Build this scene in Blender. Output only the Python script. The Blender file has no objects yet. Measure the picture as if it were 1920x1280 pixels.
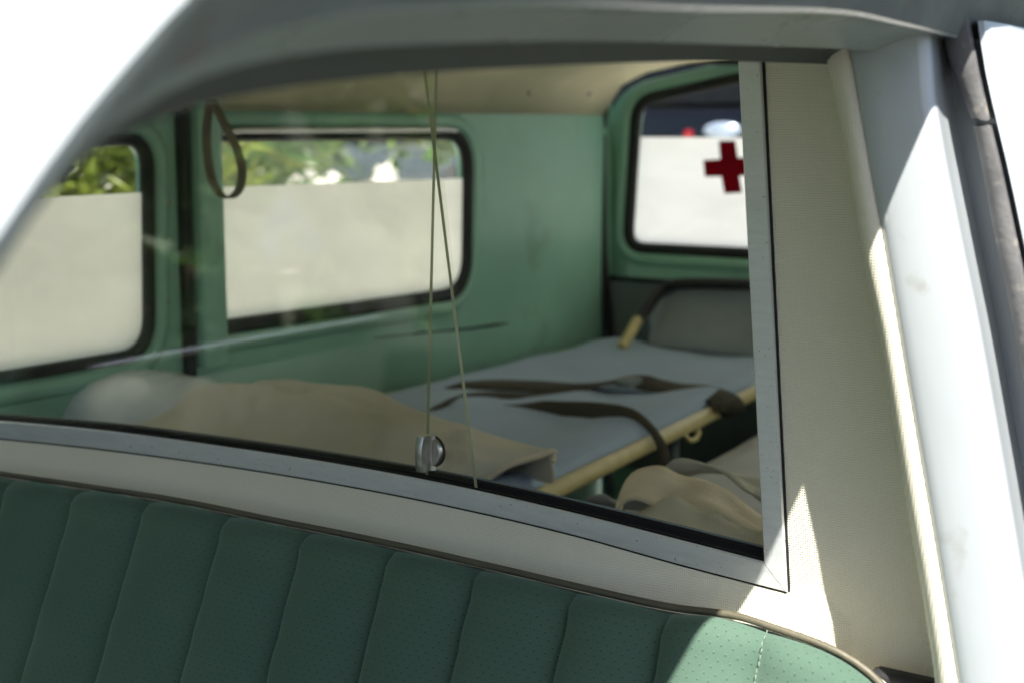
import bpy, bmesh, math, random
from math import sin, cos, pi, radians, sqrt
from mathutils import Vector, Matrix
from mathutils import noise as MN
from mathutils.geometry import delaunay_2d_cdt

SC = bpy.context.scene
COL = SC.collection
V = Vector
random.seed(7)

# ------------------------------------------------------------------ camera
LENS, W0, H0 = 50.0, 1920.0, 1280.0
CAM = V((.33, 0, 1.30))
HEAD, PITCH = radians(34), radians(8.63)
FPX = W0 * LENS / 36.0
RIGHT = V((cos(HEAD), sin(HEAD), 0))
FWD = V((-sin(HEAD) * cos(PITCH), cos(HEAD) * cos(PITCH), -sin(PITCH)))
UP = RIGHT.cross(FWD)
cd = bpy.data.cameras.new('camera')
cd.lens = LENS; cd.sensor_width = 36; cd.clip_start = .02; cd.clip_end = 500
cd.dof.use_dof = True; cd.dof.focus_distance = 1.25; cd.dof.aperture_fstop = 5.4
cam = bpy.data.objects.new('camera', cd); COL.objects.link(cam)
M = Matrix((RIGHT, UP, -FWD)).transposed().to_4x4(); M.translation = CAM
cam.matrix_world = M
SC.camera = cam

# ------------------------------------------------------------------ sky, sun, exposure
SUN = V((-.349, .405, -.845)).normalized()          # the way the sunlight travels
w = bpy.data.worlds.new('World'); SC.world = w; w.use_nodes = True
nt = w.node_tree; nt.nodes.clear()
sky = nt.nodes.new('ShaderNodeTexSky'); sky.sky_type = 'NISHITA'; sky.sun_disc = False
sky.sun_elevation = math.asin(-SUN.z); sky.sun_rotation = math.atan2(-SUN.x, -SUN.y)
sky.air_density = 1.0; sky.dust_density = 1.5
bg = nt.nodes.new('ShaderNodeBackground'); bg.inputs['Strength'].default_value = .055
wo = nt.nodes.new('ShaderNodeOutputWorld')
nt.links.new(sky.outputs[0], bg.inputs[0]); nt.links.new(bg.outputs[0], wo.inputs[0])
sd = bpy.data.lights.new('sun', 'SUN'); sd.energy = 5.0; sd.angle = radians(.5); sd.color = (1, .955, .88)
sun = bpy.data.objects.new('sun', sd); COL.objects.link(sun)
sun.rotation_euler = SUN.to_track_quat('-Z', 'Y').to_euler(); sun.location = (3, -3, 8)
vs = SC.view_settings
vs.view_transform = 'Standard'; vs.look = 'None'; vs.gamma = 1; vs.use_curve_mapping = False
vs.exposure = 1.70
cy = SC.cycles
cy.use_denoising = True
cy.max_bounces = 10; cy.diffuse_bounces = 5; cy.glossy_bounces = 4
cy.use_adaptive_sampling = True; cy.adaptive_threshold = .02
cy.transparent_max_bounces = 24; cy.transmission_bounces = 8
cy.sample_clamp_indirect = 6

# ------------------------------------------------------------------ photo pixel -> point on a real plane
def ray(px, py):
    return FWD + RIGHT * ((px - 960) / FPX) + UP * ((640 - py) / FPX)
def onp(px, py, axis, val):
    r = ray(px, py)
    return CAM + r * ((val - CAM[axis]) / r[axis])
def pX(p, x): return onp(p[0], p[1], 0, x)
def pY(p, y): return onp(p[0], p[1], 1, y)
def pZ(p, z): return onp(p[0], p[1], 2, z)

# ------------------------------------------------------------------ materials
MATS = {}
def nodes_of(name):
    m = bpy.data.materials.new(name); m.use_nodes = True
    n = m.node_tree; b = n.nodes['Principled BSDF']
    MATS[name] = m
    return m, n, b
def N(n, t, **kw):
    k = n.nodes.new(t)
    for a, b in kw.items():
        if a.startswith('i_'):
            k.inputs[a[2:].replace('_', ' ')].default_value = b
        else: setattr(k, a, b)
    return k
def math_(n, op, a, b=None):
    k = n.nodes.new('ShaderNodeMath'); k.operation = op
    for i, v in enumerate((a, b)):
        if v is None: continue
        if hasattr(v, 'is_output') or hasattr(v, 'links'): n.links.new(v, k.inputs[i])
        else: k.inputs[i].default_value = v
    return k.outputs[0]
def mixrgb(n, fac, a, b):
    k = n.nodes.new('ShaderNodeMix'); k.data_type = 'RGBA'
    for s, v in ((k.inputs['Factor'], fac), (k.inputs['A'], a), (k.inputs['B'], b)):
        if hasattr(v, 'links'): n.links.new(v, s)
        else: s.default_value = v if not isinstance(v, tuple) else (*v[:3], 1)
    return k.outputs['Result']
def mat(name, col, rough=.5, metal=0, var=.12, vscale=6, bump=0, bscale=60, spec=.5, coat=0, sheen=0, stain=None, rvar=.1):
    """painted / plastic / cloth surface with uneven colour, gloss and fine relief"""
    m, n, b = nodes_of(name)
    tc = N(n, 'ShaderNodeTexCoord')
    no = N(n, 'ShaderNodeTexNoise'); no.inputs['Scale'].default_value = vscale; no.inputs['Detail'].default_value = 6
    n.links.new(tc.outputs['Object'], no.inputs['Vector'])
    lo = tuple(c * (1 - var) for c in col); hi = tuple(min(1, c * (1 + var)) for c in col)
    mr = N(n, 'ShaderNodeMapRange'); mr.inputs[1].default_value = .3; mr.inputs[2].default_value = .7
    n.links.new(no.outputs[0], mr.inputs[0])
    c = mixrgb(n, mr.outputs[0], lo, hi)
    if stain:
        s = N(n, 'ShaderNodeTexNoise'); s.inputs['Scale'].default_value = stain[1]; s.inputs['Detail'].default_value = 8
        n.links.new(tc.outputs['Object'], s.inputs['Vector'])
        r2 = N(n, 'ShaderNodeMapRange'); r2.inputs[1].default_value = stain[2]; r2.inputs[2].default_value = stain[2] + .12
        n.links.new(s.outputs[0], r2.inputs[0])
        c = mixrgb(n, math_(n, 'MULTIPLY', r2.outputs[0], stain[3]), c, stain[0])
    n.links.new(c, b.inputs['Base Color'])
    r3 = N(n, 'ShaderNodeMapRange'); r3.inputs[3].default_value = max(.02, rough - rvar); r3.inputs[4].default_value = min(1, rough + rvar)
    n.links.new(no.outputs[0], r3.inputs[0]); n.links.new(r3.outputs[0], b.inputs['Roughness'])
    b.inputs['Metallic'].default_value = metal
    b.inputs['Specular IOR Level'].default_value = spec
    b.inputs['Coat Weight'].default_value = coat
    b.inputs['Sheen Weight'].default_value = sheen; b.inputs['Sheen Roughness'].default_value = .4
    if bump:
        bn = N(n, 'ShaderNodeTexNoise'); bn.inputs['Scale'].default_value = bscale; bn.inputs['Detail'].default_value = 4
        n.links.new(tc.outputs['Object'], bn.inputs['Vector'])
        bp = N(n, 'ShaderNodeBump'); bp.inputs['Strength'].default_value = bump; bp.inputs['Distance'].default_value = .004
        n.links.new(bn.outputs[0], bp.inputs['Height']); n.links.new(bp.outputs[0], b.inputs['Normal'])
    return m

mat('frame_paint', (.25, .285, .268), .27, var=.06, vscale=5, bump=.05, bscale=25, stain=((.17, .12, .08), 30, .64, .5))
mat('body_paint', (.43, .465, .487), .2, var=.05, vscale=5, coat=.5, bump=.04, bscale=22, stain=((.30, .29, .26), 30, .63, .55))
mat('green_paint', (.32, .585, .46), .36, var=.12, vscale=4, bump=.09, bscale=14, stain=((.20, .30, .20), 7, .60, .45))
mat('headliner', (.68, .61, .41), .75, var=.08, vscale=9, bump=.15, bscale=180)
mat('rubber', (.014, .014, .015), .6, var=.2, bump=.1, bscale=90)
mat('old_rubber', (.115, .114, .114), .7, var=.25, vscale=40, bump=.2, bscale=160, stain=((.42, .38, .32), 60, .6, .6))
mat('black_track', (.010, .010, .011), .6, var=.2, spec=.25)
mat('grey_trim', (.18, .21, .21), .7, var=.15, bump=.2, bscale=50)
mat('bag_canvas', (.64, .60, .49), .9, var=.10, vscale=7, bump=.35, bscale=300, stain=((.20, .17, .11), 9, .62, .5))
mat('tan_canvas', (.78, .67, .51), .88, var=.14, vscale=12, bump=.3, bscale=300)
mat('grey_canvas', (.36, .37, .39), .85, var=.10, vscale=8, bump=.3, bscale=250)
mat('pad_canvas', (.50, .50, .50), .85, var=.1, vscale=8, bump=.3, bscale=250)
mat('head_canvas', (.24, .275, .285), .85, var=.1, vscale=8, bump=.3, bscale=250)
mat('stretcher_canvas', (.36, .45, .57), .8, var=.08, vscale=6, bump=.25, bscale=200)
mat('pillow_vinyl', (.74, .79, .82), .22, var=.06, vscale=8, bump=.15, bscale=18, coat=.3)
mat('cream_enamel', (.62, .52, .24), .35, var=.12, vscale=25, bump=.1, bscale=60, stain=((.16, .09, .04), 45, .66, .8))
mat('webbing', (.058, .05, .033), .92, var=.15, vscale=30, bump=.4, bscale=400)
mat('piping_vinyl', (.085, .076, .05), .55, var=.12, vscale=30, bump=.2, bscale=120)
mat('thread', (.15, .21, .155), .9, var=.1)
mat('seat_shell', (.55, .54, .50), .6, var=.06)
mat('dark_floor', (.03, .03, .028), .85, var=.3)
mat('gutter_shade_dirt', (.15, .168, .158), .9, spec=.08, var=.2, vscale=18, bump=.25, bscale=70, stain=((.16, .11, .07), 24, .6, .6))  # shade of the gutter underside put into the colour; brown spots are dirt
mat('dark_trim_and_shade', (.05, .058, .05), .85, var=.12, vscale=20, bump=.2, bscale=200)  # dark front trim; also carries the painted shade inside the roof rail
mat('chrome', (.75, .75, .74), .12, metal=1, var=.04)
mat('screw_steel', (.35, .33, .28), .35, metal=1)
mat('strap_leather', (.17, .15, .115), .6, var=.2, vscale=30)
mat('navy_paint', (.003, .004, .008), .5, var=.1, spec=.05)
mat('silver_blue_paint', (.045, .06, .08), .3, var=.05, coat=.6)
mat('dark_glass', (.003, .004, .006), .3, var=.1, spec=.04)
mat('tyre', (.02, .02, .02), .8)
mat('red_lens', (.22, .01, .018), .3)
mat('clear_lens', (.30, .36, .46), .2, metal=.4)
mat('bark', (.12, .09, .06), .9, var=.3, vscale=14, bump=.6, bscale=30)
mat('asphalt', (.034, .034, .034), .92, var=.2, vscale=6, bump=.5, bscale=90)
mat('turf', (.05, .065, .03), .95, var=.3, vscale=2, bump=.5, bscale=60)
mat('gravel', (.66, .635, .575), .95, var=.22, vscale=3, bump=.4, bscale=40)
mat('stone', (.62, .60, .56), .9, var=.2, vscale=5, bump=.5, bscale=14)
mat('knob_metal', (.46, .46, .45), .34, metal=1, var=.15, vscale=120, bump=.08, bscale=260)

def leaf(name, col, tr):
    m, n, b = nodes_of(name)
    gi = N(n, 'ShaderNodeNewGeometry')
    c = mixrgb(n, gi.outputs['Random Per Island'], tuple(x * .55 for x in col), tuple(min(1, x * 1.5) for x in col))
    n.links.new(c, b.inputs['Base Color']); b.inputs['Roughness'].default_value = .45
    t = N(n, 'ShaderNodeBsdfTranslucent'); n.links.new(mixrgb(n, .5, c, tr), t.inputs[0])
    mx = N(n, 'ShaderNodeMixShader'); mx.inputs[0].default_value = .4
    n.links.new(b.outputs[0], mx.inputs[1]); n.links.new(t.outputs[0], mx.inputs[2])
    n.links.new(mx.outputs[0], n.nodes['Material Output'].inputs[0])
leaf('leaf_bright', (.13, .20, .035), (.30, .38, .06))
leaf('leaf_mid', (.055, .12, .03), (.12, .24, .04))
leaf('leaf_dark', (.030, .075, .026), (.06, .14, .03))
leaf('leaf_laurel', (.15, .20, .035), (.36, .38, .07))
leaf('leaf_yellow', (.24, .22, .05), (.4, .36, .06))

def glass(name, tint):
    m, n, b = nodes_of(name); n.nodes.remove(b)
    g = N(n, 'ShaderNodeNewGeometry')
    # the same air-glass reflectance on both faces of the sheet
    ior = math_(n, 'ADD', 1.5, math_(n, 'MULTIPLY', g.outputs['Backfacing'], 1 / 1.5 - 1.5))
    fr = N(n, 'ShaderNodeFresnel'); n.links.new(ior, fr.inputs[0])
    t = N(n, 'ShaderNodeBsdfTransparent'); t.inputs[0].default_value = (*tint, 1)
    gl = N(n, 'ShaderNodeBsdfGlossy'); gl.inputs['Roughness'].default_value = 0.0
    mx = N(n, 'ShaderNodeMixShader')
    n.links.new(fr.outputs[0], mx.inputs[0]); n.links.new(t.outputs[0], mx.inputs[1]); n.links.new(gl.outputs[0], mx.inputs[2])
    n.links.new(mx.outputs[0], n.nodes['Material Output'].inputs[0])
glass('pane_glass', (.985, .985, .97))
glass('window_glass', (.97, .98, .97))
def edge_mat():
    m, n, b = nodes_of('glass_edge')
    b.inputs['Base Color'].default_value = (.36, .40, .26, 1); b.inputs['Roughness'].default_value = .25
    t = N(n, 'ShaderNodeBsdfTranslucent'); t.inputs[0].default_value = (.48, .52, .34, 1)
    mx = N(n, 'ShaderNodeMixShader'); mx.inputs[0].default_value = .5
    n.links.new(b.outputs[0], mx.inputs[1]); n.links.new(t.outputs[0], mx.inputs[2])
    n.links.new(mx.outputs[0], n.nodes['Material Output'].inputs[0])
edge_mat()
def film(name, tr, rf, k=.9, dirt=.1):
    m, n, b = nodes_of(name)
    b.inputs['Base Color'].default_value = (*rf, 1); b.inputs['Roughness'].default_value = .6
    tc = N(n, 'ShaderNodeTexCoord')
    mp = N(n, 'ShaderNodeMapping'); mp.inputs['Scale'].default_value = (2.5, 2.5, 6); n.links.new(tc.outputs['Object'], mp.inputs[0])
    no = N(n, 'ShaderNodeTexNoise'); no.inputs['Scale'].default_value = 2.2; no.inputs['Detail'].default_value = 9; no.inputs['Distortion'].default_value = .8
    n.links.new(mp.outputs[0], no.inputs['Vector'])
    mr = N(n, 'ShaderNodeMapRange'); mr.inputs[1].default_value = .35; mr.inputs[2].default_value = .7
    n.links.new(no.outputs[0], mr.inputs[0])
    t = N(n, 'ShaderNodeBsdfTranslucent'); n.links.new(mixrgb(n, mr.outputs[0], tr, tuple(c * (1 - dirt) for c in tr)), t.inputs[0])
    mx = N(n, 'ShaderNodeMixShader'); mx.inputs[0].default_value = k
    n.links.new(b.outputs[0], mx.inputs[1]); n.links.new(t.outputs[0], mx.inputs[2])
    n.links.new(mx.outputs[0], n.nodes['Material Output'].inputs[0])
film('frosted_film', (1.0, .975, .905), (.7, .69, .64), .97)
film('milk_film', (.90, .89, .87), (.75, .74, .7), .96)
film('red_film', (.075, .001, .003), (.16, .004, .008))

def vinyl():
    """cream vinyl with an embossed basket weave, about 2.1 mm pitch"""
    m, n, b = nodes_of('woven_vinyl')
    tc = N(n, 'ShaderNodeTexCoord'); sp = N(n, 'ShaderNodeSeparateXYZ'); n.links.new(tc.outputs['Object'], sp.inputs[0])
    u, v = sp.outputs['X'], sp.outputs['Z']
    u = math_(n, 'ADD', u, math_(n, 'MULTIPLY', sp.outputs['Y'], .6))
    k = 2 * pi / .0040
    a = math_(n, 'SINE', math_(n, 'MULTIPLY', math_(n, 'ADD', u, v), k))
    c = math_(n, 'SINE', math_(n, 'MULTIPLY', math_(n, 'SUBTRACT', u, v), k))
    h = math_(n, 'MULTIPLY', a, c)
    bp = N(n, 'ShaderNodeBump'); bp.inputs['Strength'].default_value = .6; bp.inputs['Distance'].default_value = .0006
    n.links.new(h, bp.inputs['Height']); n.links.new(bp.outputs[0], b.inputs['Normal'])
    no = N(n, 'ShaderNodeTexNoise'); no.inputs['Scale'].default_value = 5; no.inputs['Detail'].default_value = 7
    n.links.new(tc.outputs['Object'], no.inputs['Vector'])
    col = mixrgb(n, no.outputs[0], (.70, .67, .535), (.82, .79, .66))
    hh = N(n, 'ShaderNodeMapRange'); hh.inputs[1].default_value = -1; hh.inputs[3].default_value = .86
    n.links.new(h, hh.inputs[0])
    mu = N(n, 'ShaderNodeMix'); mu.data_type = 'RGBA'; mu.blend_type = 'MULTIPLY'; mu.inputs['Factor'].default_value = 1
    n.links.new(col, mu.inputs['A']); n.links.new(hh.outputs[0], mu.inputs['B'])
    n.links.new(mu.outputs['Result'], b.inputs['Base Color']); b.inputs['Roughness'].default_value = .5
vinyl()

def velour():
    """dark green seat cloth with a staggered grid of small pricked dots, laid out in the cloth's own metres (UV)"""
    m, n, b = nodes_of('green_velour')
    uv = N(n, 'ShaderNodeUVMap'); sp = N(n, 'ShaderNodeSeparateXYZ'); n.links.new(uv.outputs[0], sp.inputs[0])
    def dots(px, py, r, off):
        vv = math_(n, 'DIVIDE', math_(n, 'ADD', sp.outputs['Y'], off), py)
        row = math_(n, 'FLOOR', vv)
        uu = math_(n, 'ADD', math_(n, 'DIVIDE', sp.outputs['X'], px), math_(n, 'MULTIPLY', math_(n, 'MODULO', row, 2), .5))
        du = math_(n, 'MULTIPLY', math_(n, 'SUBTRACT', math_(n, 'FRACT', uu), .5), px)
        dv = math_(n, 'MULTIPLY', math_(n, 'SUBTRACT', math_(n, 'FRACT', vv), .5), py)
        d = math_(n, 'SQRT', math_(n, 'ADD', math_(n, 'MULTIPLY', du, du), math_(n, 'MULTIPLY', dv, dv)))
        mr = N(n, 'ShaderNodeMapRange'); mr.inputs[1].default_value = r * .5; mr.inputs[2].default_value = r * 1.3
        mr.inputs[3].default_value = 1; mr.inputs[4].default_value = 0
        n.links.new(d, mr.inputs[0]); return mr.outputs[0]
    d1 = dots(.0088, .0056, .0008, 0)
    d2 = dots(.0088, .0056, .0005, .0013)
    tc = N(n, 'ShaderNodeTexCoord')
    no = N(n, 'ShaderNodeTexNoise'); no.inputs['Scale'].default_value = 9; no.inputs['Detail'].default_value = 8
    n.links.new(tc.outputs['Object'], no.inputs['Vector'])
    fi = N(n, 'ShaderNodeTexNoise'); fi.inputs['Scale'].default_value = 900; fi.inputs['Detail'].default_value = 2
    n.links.new(tc.outputs['Object'], fi.inputs['Vector'])
    base = mixrgb(n, no.outputs[0], (.054, .094, .068), (.088, .136, .102))
    base = mixrgb(n, math_(n, 'MULTIPLY', fi.outputs[0], .8), base, (.042, .086, .062))
    base = mixrgb(n, math_(n, 'MULTIPLY', d1, .62), base, (.012, .028, .022))
    base = mixrgb(n, math_(n, 'MULTIPLY', math_(n, 'MULTIPLY', d2, no.outputs[0]), .35), base, (.22, .25, .17))
    n.links.new(base, b.inputs['Base Color'])
    b.inputs['Roughness'].default_value = .9; b.inputs['Specular IOR Level'].default_value = .2
    b.inputs['Sheen Weight'].default_value = .25; b.inputs['Sheen Roughness'].default_value = .5
    b.inputs['Sheen Tint'].default_value = (.6, .9, .75, 1)
    hgt = math_(n, 'SUBTRACT', math_(n, 'MULTIPLY', fi.outputs[0], .7), math_(n, 'MULTIPLY', d1, .12))
    bp = N(n, 'ShaderNodeBump'); bp.inputs['Strength'].default_value = .5; bp.inputs['Distance'].default_value = .0008
    n.links.new(hgt, bp.inputs['Height']); n.links.new(bp.outputs[0], b.inputs['Normal'])
velour()

def alu():
    """brushed, scuffed aluminium trim"""
    m, n, b = nodes_of('aluminium')
    tc = N(n, 'ShaderNodeTexCoord')
    mp = N(n, 'ShaderNodeMapping'); mp.inputs['Scale'].default_value = (6, 40, 40); n.links.new(tc.outputs['Object'], mp.inputs[0])
    no = N(n, 'ShaderNodeTexNoise'); no.inputs['Scale'].default_value = 5; no.inputs['Detail'].default_value = 9
    n.links.new(mp.outputs[0], no.inputs['Vector'])
    n2 = N(n, 'ShaderNodeTexNoise'); n2.inputs['Scale'].default_value = 260; n2.inputs['Detail'].default_value = 3
    n.links.new(tc.outputs['Object'], n2.inputs['Vector'])
    pit = N(n, 'ShaderNodeMapRange'); pit.inputs[1].default_value = .66; pit.inputs[2].default_value = .72
    n.links.new(n2.outputs[0], pit.inputs[0])
    c = mixrgb(n, no.outputs[0], (.56, .60, .62), (.78, .80, .80))
    c = mixrgb(n, math_(n, 'MULTIPLY', pit.outputs[0], .7), c, (.16, .15, .13))
    n.links.new(c, b.inputs['Base Color']); b.inputs['Metallic'].default_value = .5
    r = N(n, 'ShaderNodeMapRange'); r.inputs[3].default_value = .30; r.inputs[4].default_value = .55
    n.links.new(no.outputs[0], r.inputs[0]); n.links.new(r.outputs[0], b.inputs['Roughness'])
    bp = N(n, 'ShaderNodeBump'); bp.inputs['Strength'].default_value = .12; bp.inputs['Distance'].default_value = .001
    n.links.new(no.outputs[0], bp.inputs['Height']); n.links.new(bp.outputs[0], b.inputs['Normal'])
alu()

# ------------------------------------------------------------------ mesh helpers
def link(o, parent=None):
    COL.objects.link(o)
    if parent is not None:
        o.parent = parent
        if parent.type == 'EMPTY':
            o.matrix_parent_inverse = Matrix.Translation(-parent.location)
    return o
def make(name, verts, faces, m, parent=None, smooth=True, angle=40, solid=0, soff=0, subd=0, bevel=0, uv=None, mats=None, fmat=None):
    me = bpy.data.meshes.new(name)
    me.from_pydata([tuple(v) for v in verts], [], faces)
    for mm in (mats or [m]): me.materials.append(MATS[mm])
    if fmat: me.polygons.foreach_set('material_index', fmat)
    if uv:
        lay = me.uv_layers.new(name='UVMap')
        for lp in me.loops: lay.data[lp.index].uv = uv[lp.vertex_index]
    bm = bmesh.new(); bm.from_mesh(me)
    bmesh.ops.recalc_face_normals(bm, faces=bm.faces); bm.to_mesh(me); bm.free()
    if smooth:
        me.shade_smooth()
        if angle < 180: me.set_sharp_from_angle(angle=radians(angle))
    o = bpy.data.objects.new(name, me)
    link(o, parent)
    if solid:
        s = o.modifiers.new('solid', 'SOLIDIFY'); s.thickness = solid; s.offset = soff
    if bevel:
        s = o.modifiers.new('bevel', 'BEVEL'); s.width = bevel; s.segments = 2; s.limit_method = 'ANGLE'
    if subd:
        s = o.modifiers.new('sub', 'SUBSURF'); s.levels = subd; s.render_levels = subd
    return o
def grid(rows, closed_u=False, closed_v=False):
    n, m = len(rows), len(rows[0])
    vs_ = [p for r in rows for p in r]; fs = []
    for i in range(n if closed_v else n - 1):
        for j in range(m if closed_u else m - 1):
            a, b = i, (i + 1) % n; c, d = j, (j + 1) % m
            fs.append((a * m + c, a * m + d, b * m + d, b * m + c))
    return vs_, fs
def loft(name, rows, m, parent=None, closed_u=False, cap=False, **kw):
    v, f = grid(rows, closed_u)
    if cap:
        k = len(rows[0]); f.append(tuple(range(k))); f.append(tuple(reversed(range((len(rows) - 1) * k, len(rows) * k))))
    return make(name, v, f, m, parent, **kw)
def catmull(pts, n, closed=False):
    pts = [V(p) for p in pts]; k = len(pts); out = []
    segs = k if closed else k - 1
    def g(i): return pts[i % k] if closed else pts[max(0, min(k - 1, i))]
    for s in range(segs):
        for q in range(n):
            t = q / n; a, b, c, d = g(s - 1), g(s), g(s + 1), g(s + 2)
            out.append(.5 * (2 * b + (c - a) * t + (2 * a - 5 * b + 4 * c - d) * t * t + (3 * b - a - 3 * c + d) * t ** 3))
    if not closed: out.append(pts[-1].copy())
    return out
def resample(pts, n):
    L = [0]
    for a, b in zip(pts, pts[1:]): L.append(L[-1] + (b - a).length)
    out = []; j = 0
    for i in range(n):
        t = L[-1] * i / (n - 1)
        while j < len(L) - 2 and L[j + 1] < t: j += 1
        k = (t - L[j]) / max(1e-9, L[j + 1] - L[j])
        out.append(pts[j].lerp(pts[j + 1], min(1, max(0, k))))
    return out
def tube(name, path, r, m, parent=None, seg=10, closed=False, radii=None, **kw):
    path = [V(p) for p in path]; n = len(path); rows = []
    up = V((0, 0, 1))
    for i, p in enumerate(path):
        a = path[i - 1] if (i or closed) else p; b = path[(i + 1) % n] if (i < n - 1 or closed) else p
        t = (b - a).normalized()
        s = t.cross(up)
        if s.length < .05: s = t.cross(V((1, 0, 0)))
        s.normalize(); q = s.cross(t)
        rr = radii[i] if radii else r
        rows.append([p + s * (rr * cos(2 * pi * k / seg)) + q * (rr * sin(2 * pi * k / seg)) for k in range(seg)])
    v, f = grid(rows, True, closed)
    if not closed:
        f.append(tuple(reversed(range(seg)))); f.append(tuple(range((n - 1) * seg, n * seg)))
    return make(name, v, f, m, parent, **kw)
def sweep(name, path, prof, nrm, m, parent=None, closed=True, **kw):
    """closed cross-section prof [(sideways, along nrm)] carried along a planar path"""
    path = [V(p) for p in path]; n = len(path); rows = []
    for i, p in enumerate(path):
        a = path[i - 1] if (i or closed) else p; b = path[(i + 1) % n] if (i < n - 1 or closed) else p
        t = (b - a).normalized(); s = nrm.cross(t).normalized()
        rows.append([p + s * u + nrm * w_ for u, w_ in prof])
    v, f = grid(rows, True, closed)
    if not closed:
        k = len(prof); f.append(tuple(range(k))); f.append(tuple(range((n - 1) * k, n * k)))
    return make(name, v, f, m, parent, **kw)
def rpoly(pts, rad, n=7):
    """2D polygon with rounded corners"""
    pts = [V((p[0], p[1])) for p in pts]; k = len(pts); out = []
    if not isinstance(rad, (list, tuple)): rad = [rad] * k
    for i in range(k):
        p = pts[i]; a = (pts[i - 1] - p); b = (pts[(i + 1) % k] - p); r = rad[i]
        if r <= 0: out.append(p); continue
        A = p + a.normalized() * min(r, a.length * .49); B = p + b.normalized() * min(r, b.length * .49)
        for q in range(n + 1):
            t = q / n; out.append(A * (1 - t) ** 2 + p * 2 * t * (1 - t) + B * t * t)
    return out
def inside(p, poly):
    c = False; j = len(poly) - 1
    for i in range(len(poly)):
        a, b = poly[i], poly[j]
        if (a[1] > p[1]) != (b[1] > p[1]) and p[0] < (b[0] - a[0]) * (p[1] - a[1]) / (b[1] - a[1]) + a[0]: c = not c
        j = i
    return c
def panel(name, outer, holes, f3, m, parent, step=0, solid=0, soff=0, **kw):
    """flat or curved sheet with real holes; f3 maps its own (u, v) metres to the place"""
    loops = [outer] + holes; vv = []; ee = []
    for lp in loops:
        b = len(vv); vv += [V((q[0], q[1])) for q in lp]
        ee += [(b + i, b + (i + 1) % len(lp)) for i in range(len(lp))]
    if step:
        xs = [p[0] for p in outer]; ys = [p[1] for p in outer]; nb = len(vv)
        x = min(xs) + step
        while x < max(xs):
            y = min(ys) + step
            while y < max(ys):
                q = V((x, y))
                if inside(q, outer) and not any(inside(q, h) for h in holes) and min((q - e).length for e in vv[:nb]) > step * .35: vv.append(q)
                y += step
            x += step
    r = delaunay_2d_cdt(vv, ee, [], 0, 1e-6)
    fs = []
    for t in r[2]:
        c = (r[0][t[0]] + r[0][t[1]] + r[0][t[2]]) / 3
        if inside(c, outer) and not any(inside(c, h) for h in holes): fs.append(tuple(t))
    return make(name, [f3(q[0], q[1]) for q in r[0]], fs, m, parent, solid=solid, soff=soff, **kw)
def box(name, c, s, m, parent=None, bevel=.002, rot=None, **kw):
    v = [V((x * s[0] / 2, y * s[1] / 2, z * s[2] / 2)) for x in (-1, 1) for y in (-1, 1) for z in (-1, 1)]
    if rot: v = [rot @ q for q in v]
    v = [q + V(c) for q in v]
    f = [(0, 1, 3, 2), (4, 6, 7, 5), (0, 4, 5, 1), (2, 3, 7, 6), (0, 2, 6, 4), (1, 5, 7, 3)]
    return make(name, v, f, m, parent, bevel=bevel, **kw)
def empty(name, loc, label, cat, group=None):
    o = bpy.data.objects.new(name, None); o.location = loc; o.empty_display_size = .1; COL.objects.link(o)
    o['label'] = label; o['category'] = cat
    if group: o['group'] = group
    return o
def lerp1(tab, x):
    if x <= tab[0][0]: (a, b), (c, d) = tab[0], tab[1]
    elif x >= tab[-1][0]: (a, b), (c, d) = tab[-2], tab[-1]
    else:
        for (a, b), (c, d) in zip(tab, tab[1:]):
            if a <= x <= c: break
    return b + (d - b) * (x - a) / (c - a)
def noise1(x, s):
    return sin(x * 12.9 + s * 4.1) * .5 + sin(x * 31.7 + s * 9.3) * .3 + sin(x * 71.3 + s * 2.7) * .2

# ================================================================== setting
g = make('ground', [(-300, -300, 0), (300, -300, 0), (300, 300, 0), (-300, 300, 0)], [(0, 1, 2, 3)], 'turf', smooth=False)
g['kind'] = 'structure'; g['label'] = 'dull green ground around the vehicle'

gv = make('gravel_yard', [(-1.9, .4, .004), (-1.9, 2.9, .004), (1.5, 2.9, .004), (30, 60, .004), (-60, 60, .004), (-60, 14, .004)], [(0, 1, 2, 3, 4, 5)], 'gravel', smooth=False)
gv['kind'] = 'structure'; gv['label'] = 'pale sunlit gravel yard beyond the vehicle'
rd = make('road', [(-1.9, -60, .004), (40, -60, .004), (40, 60, .004), (30.2, 60, .004), (1.6, 2.88, .004), (-1.88, 2.88, .004)], [(0, 1, 2, 3, 4, 5)], 'asphalt', smooth=False)
rd['kind'] = 'structure'; rd['label'] = 'dark asphalt the vehicle stands on'
# ================================================================== the ambulance
car = empty('ambulance', (-.62, 1.4, 0), 'vintage white ambulance with mint green inside and green ribbed front bench', 'ambulance')

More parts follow.
